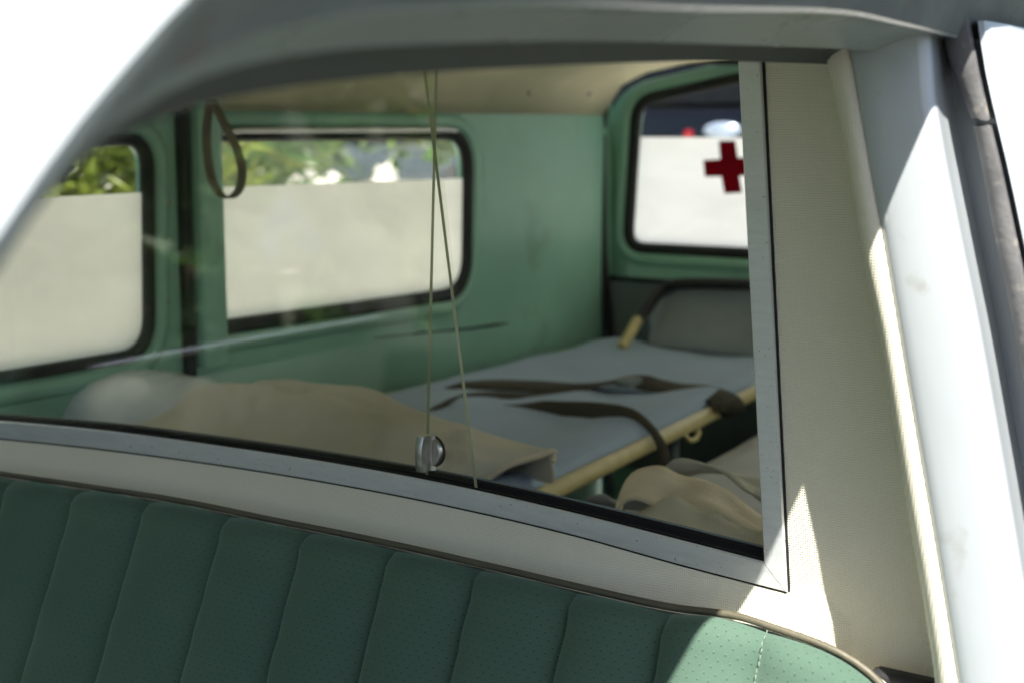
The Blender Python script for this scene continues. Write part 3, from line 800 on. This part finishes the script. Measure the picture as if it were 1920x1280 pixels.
# floor and loop strap
box('floor_pan', (-.62, 1.5, .30), (1.34, 2.6, .03), 'dark_floor', car)
lp = [(394, 185), (387, 250), (390, 300), (399, 342), (414, 366), (431, 371), (447, 358), (454, 330), (449, 296), (436, 262), (418, 228), (397, 185)]
ctr = [pY(q, 1.46) for q in lp]
path = resample(catmull(ctr, 6), 60); rs = []
for i, q in enumerate(path):
    t = i / 59
    wd = V((.35, .9, 0)).normalized() * .0065
    rs.append([q - wd, q + wd])
loft('grab_strap', rs, 'strap_leather', car, solid=.0028)

# ================================================================== stretcher
SZ = .83
A_, B_ = pZ((1020, 928), SZ), pZ((1412, 737), SZ)
dr = (B_ - A_).normalized()
RA, RB_ = A_ - dr * .30, A_ + dr * 1.17
stc = empty('stretcher', (-.92, 1.9, .62), 'blue-grey canvas stretcher with cream tubular rails and dark straps', 'stretcher')
def rl(y): return RA + (RB_ - RA) * ((y - RA.y) / (RB_.y - RA.y))
tube('side_rail', [RA + (RB_ - RA) * (i / 10) for i in range(11)], .0125, 'cream_enamel', stc, seg=14)
tube('side_rail', [V((-1.20, RA.y + (RB_.y - RA.y) * i / 6, SZ)) for i in range(7)], .0125, 'cream_enamel', stc, seg=14)
for y in (1.32, 2.0, 2.6):
    a = rl(y); tube('cross_bar', [a + V((-.01, 0, -.012)), V((-1.195, y, SZ - .012))], .009, 'cream_enamel', stc)
    for x in (a.x - .03, -1.17):
        tube('leg', [V((x, y, SZ - .012)), V((x, y, .318))], .010, 'grey_trim', stc)
rs = []
for i in range(90):
    y = 1.24 + (2.60 - 1.24) * i / 89; a = rl(y).x - .006; rw = []
    for j in range(25):
        s = j / 24; x = a + (-1.185 - a) * s
        edge = min(1, min(s, 1 - s) / .05)
        z = SZ + .004 + .018 * sqrt(max(0, edge * (2 - edge))) - .012 * sin(pi * s) + .006 * MN.noise(V((s * 3.2, y * 7, .3))) + .005 * abs(MN.noise(V((s * 2 + y * 3, y * 4 - s * 6, 2.2)))) * edge
        rw.append(V((x, y, z)))
    rs.append(rw)
loft('canvas_bed', rs, 'stretcher_canvas', stc, angle=180, solid=.006, soff=0)
# head frame: black sleeved tube bending up to the tail door, cream at its foot
hp = [pY(q, yy) for q, yy in (((1166, 650), 2.50), ((1180, 628), 2.53), ((1196, 600), 2.57))]
hq = [pY(q, yy) for q, yy in (((1196, 600), 2.57), ((1214, 573), 2.61), ((1234, 548), 2.65), ((1252, 537), 2.665), ((1280, 532), 2.67), ((1340, 532), 2.67), ((1412, 534), 2.67))]
last = hq[-1]
hq = resample(catmull(hq, 6), 30) + [last + V((.12, 0, .002)), last + V((.18, -.03, -.05)), last + V((.215, -.10, -.14))]
tube('frame_foot', resample(catmull(hp, 5), 10), .0115, 'cream_enamel', stc)
tube('head_frame', hq, .012, 'rubber', stc)
rs = []
for q in hq[2:-1]:
    lo = V((q.x + .02, 2.575, SZ + .018)); hi = q + V((.006, .014, -.010))
    rs.append([lo.lerp(hi, k / 6) + V((0, .012 * sin(pi * k / 6), 0)) for k in range(7)])
loft('head_rest', rs, 'head_canvas', stc, solid=.006)
def ribbon(name, c, wv, m, parent, th=.0022):
    c = resample(catmull(c, 8), 50); wv_ = resample(catmull([V(q) for q in wv], 8), 50)
    return loft(name, [[p_ - q / 2, p_, p_ + q / 2] for p_, q in zip(c, wv_)], m, parent, solid=th, angle=180)
# strap lying across the bed
zs = SZ + .020
s1 = [pZ(q, zs) for q in ((842, 724), (900, 720), (980, 722), (1060, 727), (1120, 722))] + [pZ((1160, 712), zs + .014), pZ((1196, 712), zs + .016), pZ((1212, 718), zs + .008)] + \
     [pZ(q, zs) for q in ((1255, 727), (1305, 731), (1345, 742), (1368, 756))] + [pZ((1378, 775), zs - .03)]
wv = [(.008, .07, .006)] * len(s1)
o = ribbon('strap', s1, wv, 'webbing', stc)
b = pZ((1180, 716), zs + .013)
box('strap_buckle', b, (.028, .05, .014), 'grey_trim', stc, bevel=.004)
# twisted strap that arches over the bed and wraps the rail
tp_ = [(846, 752), (900, 757), (960, 758), (1040, 749), (1120, 748), (1180, 762), (1224, 795), (1250, 830), (1257, 862)]
bt_ = [(850, 758), (905, 770), (965, 790), (1050, 795), (1130, 787), (1186, 786), (1214, 808), (1230, 842), (1236, 872)]
cc, ww = [], []
for i, (a, b) in enumerate(zip(tp_, bt_)):
    yy = 1.93 - .012 * i - (.03 if i > 6 else 0)
    p_, q = pY(a, yy), pY(b, yy - .016)
    cc.append((p_ + q) / 2); ww.append(p_ - q)
ribbon('strap', cc, ww, 'webbing', stc)
# loose tail of the strap on the canvas
ribbon('strap', [pZ(q, zs - .004) for q in ((820, 765), (850, 745), (905, 740), (980, 742), (1060, 736), (1110, 726))], [(.006, .045, .004)] * 6, 'webbing', stc)
# spring clips under the rail
for q, k in (((1290, 822), .75),):
    p_ = pZ(q, SZ - .02); y = p_.y; a = rl(y)
    tube('rail_clip', [a + V((.008, -.03 * k, -.006)), a + V((.013, -.028 * k, -.014)), a + V((.014, -.012 * k, -.020)), a + V((.014, .012 * k, -.020)), a + V((.013, .028 * k, -.014)), a + V((.008, .03 * k, -.006))], .0042, 'cream_enamel', stc)

# ================================================================== low padded bench on the near side
pb = empty('padded_bench', (-.42, 1.9, .30), 'low grey padded bench beside the stretcher', 'bench')
rs = []
for i in range(22):
    y = 1.22 + 1.42 * i / 21; rw = []
    a = rl(y).x + .034
    for j in range(17):
        s = j / 16; x = a + (-.12 - a) * s; e_ = min(1, min(s, 1 - s) / .08)
        rw.append(V((x, y, .765 + .03 * sqrt(max(0, e_ * (2 - e_))) + .003 * noise1(y + s * 2, 2))))
    rs.append(rw)
loft('pad', rs, 'pad_canvas', pb, angle=180, solid=.05, soff=-1)
box('bench_box', (-.37, 1.93, .505), (.46, 1.38, .37), 'dark_floor', pb)

# ================================================================== canvas bag, pillow, folded canvas
bag = empty('canvas_bag', (-.9, 1.4, SZ + .01), 'large olive-tan canvas bag with open mouth lying across the stretcher', 'bag')
RG = [(405, 742), (440, 727), (520, 720), (620, 722), (700, 732), (765, 764), (850, 794), (940, 821), (1012, 840), (1034, 845)]
YR = [1.50, 1.50, 1.50, 1.50, 1.50, 1.50, 1.50, 1.495, 1.485, 1.482]
rg = resample(catmull([pY(q, y) for q, y in zip(RG, YR)], 6), 70)
rs = []
zb = SZ + .020
for i, p_ in enumerate(rg):
    t = i / 69; m_ = max(0, (t - .72) / .28)
    fb = V((p_.x + .02 - .10 * m_, 1.26 + .165 * m_ ** 1.3, zb + .002))
    bk = V((p_.x, p_.y + .035 * (1 - m_) + .006, zb))
    hgt = p_.z - zb
    rw = [bk + V((0, -.02 * (1 - m_), -.001)), bk + V((0, .004, hgt * .25)), bk + V((0, -.006, hgt * .7)), p_ + V((0, .006, -.003)), p_]
    for k in range(1, 20):
        s = k / 20; q = p_.lerp(fb, s); bulge = sin(pi * s) * (.028 * (1 - m_) + .004)
        rw.append(q + V((0, -bulge * .25, bulge)) + V((0, 0, 1)) * (.016 * MN.noise(V((t * 7, s * 3.5, .7))) + .015 * (.5 - abs(MN.noise(V((t * 11 + s * 2, s * 5 - t * 4, 3.1)))) * 1.6)) * sin(pi * min(1, s * 1.1)) ** .5 * (1 - m_ * .85))
    rw += [fb, fb + V((0, .03, -.001))]
    rs.append(rw)
loft('bag_body', rs, 'bag_canvas', bag, angle=60, solid=.004, soff=0, subd=1)
hem = rs[-1][2:-1]
tube('hem', [q + V((.001, 0, 0)) for q in resample(catmull(hem, 4), 30)], .0042, 'tan_canvas', bag, seg=8)
pw = empty('pillow', (-1.16, 1.36, SZ + .02), 'pale blue-grey vinyl pillow beside the canvas bag', 'pillow')
rs = []
pc = (pY((296, 800), 1.40)); pc.z = SZ + .022
ax = V((.82, .28, 0)).normalized(); ay = V((-.28, .82, 0)).normalized()
for i in range(25):
    u = -1 + 2 * i / 24; rw = []
    for j in range(32):
        a = 2 * pi * j / 32
        f_ = (1 - abs(u) ** 2.6) ** .5
        cx = cos(a); sx = sin(a)
        yy_ = .115 * f_ * (abs(cx) ** .8) * (1 if cx > 0 else -1)
        zz = (.096 if sx > 0 else .004) * f_ * (abs(sx) ** .9) * (1 if sx > 0 else -1) * (1 - .18 * (u + .3)) + .004 * noise1(u * 2 + a * .4, 3) * f_
        rw.append(pc + ax * (u * .170) + ay * yy_ + V((0, 0, zz)))
    rs.append(rw)
loft('pillow_body', rs, 'pillow_vinyl', pw, closed_u=True, angle=180)
fc = empty('folded_canvas', (-.45, 1.45, .77), 'peach-tan folded canvas with looped straps on the low bench', 'canvas')
def sheet(name, pts, wv, m, th=.003, n=40):
    c = resample(catmull(pts, 8), n); w2 = resample(catmull([V(q) for q in wv], 8), n)
    return loft(name, [[p_ + q * s + V((0, 0, -.004 * sin(pi * s) + .014 * MN.noise(V((p_.x * 22, p_.y * 22 + s * 2.6, len(pts) * .37 + wv[0][1] * 50))))) for s in (0, .125, .25, .375, .5, .625, .75, .875, 1)] for p_, q in zip(c, w2)], m, fc, solid=th, angle=180)
def fy(q, y): return pY(q, y)
sheet('flap', [fy(q, 1.42) for q in ((1160, 975), (1166, 940), (1176, 900), (1196, 872), (1232, 872), (1272, 886), (1330, 908), (1400, 945), (1470, 985))],
      [(.02, -.075, -.012)] * 3 + [(.03, -.07, -.018)] * 3 + [(.03, -.055, -.012)] * 3, 'tan_canvas', .004)
sheet('loop_strap', [fy(q, 1.47) for q in ((1225, 925), (1240, 890), (1262, 872), (1300, 868), (1340, 876), (1385, 898), (1430, 925), (1480, 955))],
      [(.01, .03, -.012)] * 8, 'bag_canvas', .003)
sheet('fold', [fy(q, 1.36) for q in ((1180, 985), (1215, 950), (1262, 935), (1320, 950), (1375, 980), (1440, 1000), (1500, 1015))],
      [(.02, -.09, -.02)] * 7, 'bag_canvas', .004)
sheet('fold', [fy(q, 1.50) for q in ((1100, 945), (1135, 928), (1160, 935), (1210, 930), (1300, 945), (1420, 990))],
      [(.02, .05, -.02)] * 6, 'grey_canvas', .004)

# ================================================================== outside: shrubs, trees, stones, parked vehicles
def foliage(name, c, rad, n, size, m, parent, ratio=2.4, clump=14, seed=1, droop=.3):
    rnd = random.Random(seed); v = []; f = []
    cl = []
    for _ in range(clump):
        d = V((rnd.gauss(0, 1), rnd.gauss(0, 1), rnd.gauss(0, 1))).normalized() * rnd.random() ** .5
        cl.append((V((d.x * rad[0], d.y * rad[1], d.z * rad[2])) + V(c), .35 + .35 * rnd.random()))
    for _ in range(n):
        cc_, k = rnd.choice(cl)
        d = V((rnd.gauss(0, 1), rnd.gauss(0, 1), rnd.gauss(0, 1))).normalized() * rnd.random() ** .4
        p_ = cc_ + V((d.x * rad[0], d.y * rad[1], d.z * rad[2])) * k
        t = V((rnd.gauss(0, 1), rnd.gauss(0, 1), rnd.gauss(-droop, .6))).normalized()
        s = t.cross(V((rnd.gauss(0, .4), rnd.gauss(0, .4), 1))).normalized()
        L = size * (.6 + .8 * rnd.random()); h = L / ratio / 2
        b = len(v); nn = s.cross(t) * (L * .12)
        v += [p_, p_ + t * L * .45 + s * h, p_ + t * L, p_ + t * L * .45 - s * h, p_ + t * L * .45 - nn]
        f += [(b, b + 1, b + 4), (b + 1, b + 2, b + 4), (b + 2, b + 3, b + 4), (b + 3, b, b + 4)]
    return make(name, v, f, m, parent, smooth=False)
def plant(name, base, h, rad, n, size, m, label, cat, group, seed, trunk=.05, low=.35, ratio=2.4, clump=16):
    e = empty(name, V(base), label, cat, group)
    b = V(base); rnd = random.Random(seed)
    pts = [b, b + V((rnd.uniform(-.05, .05), rnd.uniform(-.05, .05), .3)) * h, b + V((rnd.uniform(-.08, .08), rnd.uniform(-.08, .08), .75)) * h]
    pth = resample(catmull(pts, 5), 9)
    tube('trunk', pth, trunk, 'bark', e, seg=7, radii=[trunk * (1 - .08 * i) for i in range(9)])
    for k in range(5):
        p_ = pth[3 + k]; d = V((cos(k * 2.4 + seed), sin(k * 2.4 + seed), .7)).normalized()
        tube('limb', [p_, p_ + d * rad * .4 + V((0, 0, -.02)), p_ + d * rad * .85], trunk * .4, 'bark', e, seg=5, radii=[trunk * .45, trunk * .32, trunk * .14])
    foliage('crown', b + V((0, 0, h * (low + 1) / 2)), (rad, rad, h * (1 - low) / 2), n, size, m, e, ratio=ratio, seed=seed, clump=clump)
    return e
def at(px, t): r = ray(px, 240); r.z = 0; k = V((r.x, r.y, 0)).normalized(); return V((CAM.x, CAM.y, 0)) + k * t
plant('laurel_shrub', at(130, 4.6), 2.5, .62, 1900, .17, 'leaf_laurel', 'bright shrub with long narrow yellow-green leaves close outside the side window', 'shrub', None, 3, .03, .12, 5.0, 46)
plant('garden_tree', at(60, 8.5), 5.0, 2.0, 3000, .20, 'leaf_mid', 'green tree behind the long-leaved shrub', 'tree', None, 4, .1, .1)
B = [  # px, distance, height, radius, leaves, size, material, label, category
    ('round_shrub', 455, 20, 2.6, 1.5, 1800, .20, 'leaf_mid', 'mid green shrub seen beside the hanging strap', 'shrub'),
    ('garden_tree', 420, 32, 9, 4.2, 2800, .42, 'leaf_dark', 'dark tree seen above the quarter window behind the strap', 'tree'),
    ('round_shrub', 540, 24, 1.5, 1.0, 1200, .18, 'leaf_bright', 'low bright green shrub in front of the pale stones', 'shrub'),
    ('garden_tree', 560, 34, 9, 4.0, 2600, .42, 'leaf_mid', 'green tree behind the pale stones', 'tree'),
    ('garden_tree', 660, 36, 8, 3.2, 2400, .40, 'leaf_yellow', 'yellowish tree next to the parked blue-grey car', 'tree'),
    ('garden_tree', 760, 46, 10, 5.0, 2600, .5, 'leaf_dark', 'tall dark tree behind the parked blue-grey car', 'tree'),
    ('round_shrub', 866, 19, 2.4, 1.15, 1600, .2, 'leaf_bright', 'bright green shrub at the right end of the quarter window', 'shrub'),
    ('garden_tree', 900, 40, 10, 4.5, 2400, .45, 'leaf_mid', 'tree behind the bright shrub at the quarter window end', 'tree'),
]
for i, (nm, px, t, h, rad, n, sz, m_, lab, cat) in enumerate(B):
    plant(nm, at(px, t), h, rad, n, sz, m_, lab, cat, None, 20 + i, .03 * h ** .8, .08)
def rock(base, s, seed, lab):
    rnd = random.Random(seed); bm = bmesh.new(); bmesh.ops.create_icosphere(bm, subdivisions=3, radius=1)
    for v in bm.verts:
        k = 1 + .22 * noise1(v.co.x * .35 + v.co.y * .21, seed) + .15 * noise1(v.co.z * .4 - v.co.x * .2, seed + 3)
        v.co = V((v.co.x * s[0] * k, v.co.y * s[1] * k, max(-.15 * s[2], v.co.z * s[2] * k))) + base
    me = bpy.data.meshes.new('boulder'); bm.to_mesh(me); bm.free(); me.materials.append(MATS['stone'])
    o = bpy.data.objects.new('boulder', me); COL.objects.link(o)
    o['label'] = lab; o['category'] = 'boulder'; o['group'] = 'pale boulders in the garden'
rock(at(575, 22), (.35, .35, .75), 2, 'tall pale boulder behind the low bright shrub')
rock(at(625, 22.5), (.55, .5, .5), 5, 'wide pale boulder right of the tall one')
rock(at(722, 22), (.22, .22, .80), 9, 'narrow white boulder in front of the parked car')

def vehicle(name, pos, ang, L, Wd, zb, zr, paint, label, van=False):
    e = empty(name, V(pos), label, 'van' if van else 'car')
    R = Matrix.Rotation(ang, 3, 'Z')
    T = lambda x, y, z: V(pos) + R @ V((x, y, z))
    def shell(nm, prof_, m, ins=0):
        rs_ = []
        for s, k in ((-1, .90), (-.97, .97), (-.85, 1), (.85, 1), (.97, .97), (1, .90)):
            cx = sum(p_[0] for p_ in prof_) / len(prof_); cz = sum(p_[1] for p_ in prof_) / len(prof_)
            rs_.append([T(cx + (p_[0] - cx) * k, s * (Wd / 2 - ins) * (1 - .10 * max(0, (p_[1] - zb)) / max(.1, zr - zb)), cz + (p_[1] - cz) * k) for p_ in prof_])
        return loft(nm, rs_, m, e, closed_u=True, cap=True, angle=35)
    h = L / 2
    if van:
        pr_ = [(-h, .35), (h, .35), (h + .02, .75), (h - .05, zb - .12), (h - .35, zb), (h - .62, zb + .02), (-h + .05, zb + .02), (-h, .9)]
        cab = [(h - .55, zb - .05), (h - .95, zr - .08), (h - 1.1, zr), (-h + .1, zr), (-h + .02, zb - .05)]
        ws = [(h - .57, zb + .04), (h - .93, zr - .10)]
    else:
        pr_ = [(-h, .32), (h, .32), (h + .02, .55), (h - .06, .74), (h - 1.1, zb), (-h + .5, zb + .02), (-h, .78)]
        cab = [(h - 1.0, zb - .03), (h - 1.7, zr - .03), (h - 2.0, zr), (-h + 1.1, zr), (-h + .45, zb - .02)]
        ws = [(h - 1.05, zb + .03), (h - 1.68, zr - .06)]
    shell('body', [V((*q, 0))[:2] for q in pr_], paint); shell('cabin', cab, paint, .06)
    n_ = .016
    w1, w2 = ws
    make('windscreen', [T(w1[0] + n_, -Wd * .42, w1[1]), T(w1[0] + n_, Wd * .42, w1[1]), T(w2[0] + n_, Wd * .37, w2[1]), T(w2[0] + n_, -Wd * .37, w2[1])], [(0, 1, 2, 3)], 'dark_glass', e, solid=.012, smooth=False)
    for s in (-1, 1):
        o_ = lambda x, z: T(x, s * ((Wd / 2) - .06 * 1) * (1 - .10 * max(0, (z - zb)) / max(.1, zr - zb)) + s * .012, z)
        make('side_window', [o_(w1[0] - .25, zb + .05), o_(w2[0] - .12, zr - .10), o_(-h + 1.2, zr - .10), o_(-h + .8, zb + .05)], [(0, 1, 2, 3)], 'dark_glass', e, solid=.01, smooth=False)
        c_ = T(h - .03, s * Wd * .36, .74 if not van else zb - .10)
        hl = tube('headlamp', [c_, c_ + R @ V((.03, 0, 0)), c_ + R @ V((.05, 0, 0))], .09, 'clear_lens', e, seg=16, radii=[.10, .09, .04])
        if van:
            for v_ in hl.data.vertices: v_.co.z = c_.z + (v_.co.z - c_.z) * .42
        c_ = T(-h + .01, s * Wd * .4, .8); tube('tail_lamp', [c_, c_ + R @ V((-.03, 0, 0))], .06, 'red_lens', e)
        for x in (h - .75, -h + .75):
            c_ = T(x, s * (Wd / 2 - .09), .31)
            tube('wheel', [c_ + R @ V((0, -.09, 0)), c_ + R @ V((0, .09, 0))], .31, 'tyre', e, seg=24)
    return e, T
vehicle('parked_car', at(748, 26), radians(20), 4.1, 1.65, .92, 1.42, 'silver_blue_paint', 'blue-grey parked car between the trees seen through the quarter window')
AV = radians(-78); lampxy = at(1352, 7.2)
vpos = lampxy - Matrix.Rotation(AV, 3, 'Z') @ V((2.16, .63, 0))
ve, VT = vehicle('parked_van', vpos, AV, 4.3, 1.75, 1.375, 2.1, 'navy_paint', 'dark navy parked van seen through the rear window', True)
c_ = VT(2.12, .46, 1.255)
tube('marker_lamp', [c_, c_ + (VT(.03, 0, 0) - VT(0, 0, 0))], .022, 'red_lens', ve, seg=14)
# clipped hedge closing off the yard
hd = empty('hedge', at(640, 52), 'long dark green hedge closing off the yard behind the trees', 'hedge')
d0 = at(300, 50); d1 = at(1000, 54); dd = d1 - d0
rnd = random.Random(5); v_ = []; f_ = []
for _ in range(14000):
    p_ = d0 + dd * rnd.random() + V((rnd.uniform(-1, .4), rnd.uniform(-1, .4), rnd.random() ** .8 * 7))
    t_ = V((rnd.gauss(0, 1), rnd.gauss(0, 1), rnd.gauss(0, 1))).normalized(); s_ = t_.cross(V((rnd.gauss(0, 1), rnd.gauss(0, 1), 1))).normalized()
    L_ = .5 * (.6 + .8 * rnd.random()); b_ = len(v_)
    v_ += [p_, p_ + t_ * L_ * .5 + s_ * L_ * .25, p_ + t_ * L_, p_ + t_ * L_ * .5 - s_ * L_ * .25]; f_ += [(b_, b_ + 1, b_ + 2, b_ + 3)]
make('foliage', v_, f_, 'leaf_mid', hd, smooth=False)['kind'] = 'stuff'
nrm_ = V((-dd.y, dd.x, 0)).normalized() * .5
make('hedge_core', [d0 + nrm_, d1 + nrm_, d1 + nrm_ + V((0, 0, 6.8)), d0 + nrm_ + V((0, 0, 6.8))], [(0, 1, 2, 3)], 'bark', hd, solid=.6, smooth=False)

# trees ahead of the vehicle, mirrored in the glass panes
for i, (x, y, h, rad, m_, lab) in enumerate((
        (-4.6, -2.4, 4.5, 1.7, 'leaf_mid', 'green tree nearest ahead of the vehicle, mirrored in the glass'),
        (-7.2, -3.6, 6.0, 2.5, 'leaf_bright', 'light green tree ahead, second from the vehicle, mirrored in the glass'),
        (-10, -7.5, 9, 3.6, 'leaf_mid', 'tall tree farthest ahead, mirrored in the glass'),
        (-5.8, -7.0, 7.5, 3.0, 'leaf_yellow', 'yellowish tree ahead, mirrored in the glass'),
        (-3.0, -8.5, 7, 2.9, 'leaf_dark', 'dark tree straight ahead, mirrored in the glass'))):
    plant('garden_tree', (x, y, 0), h, rad, 3600, .28, m_, lab, 'tree', None, 60 + i, .12, .02)
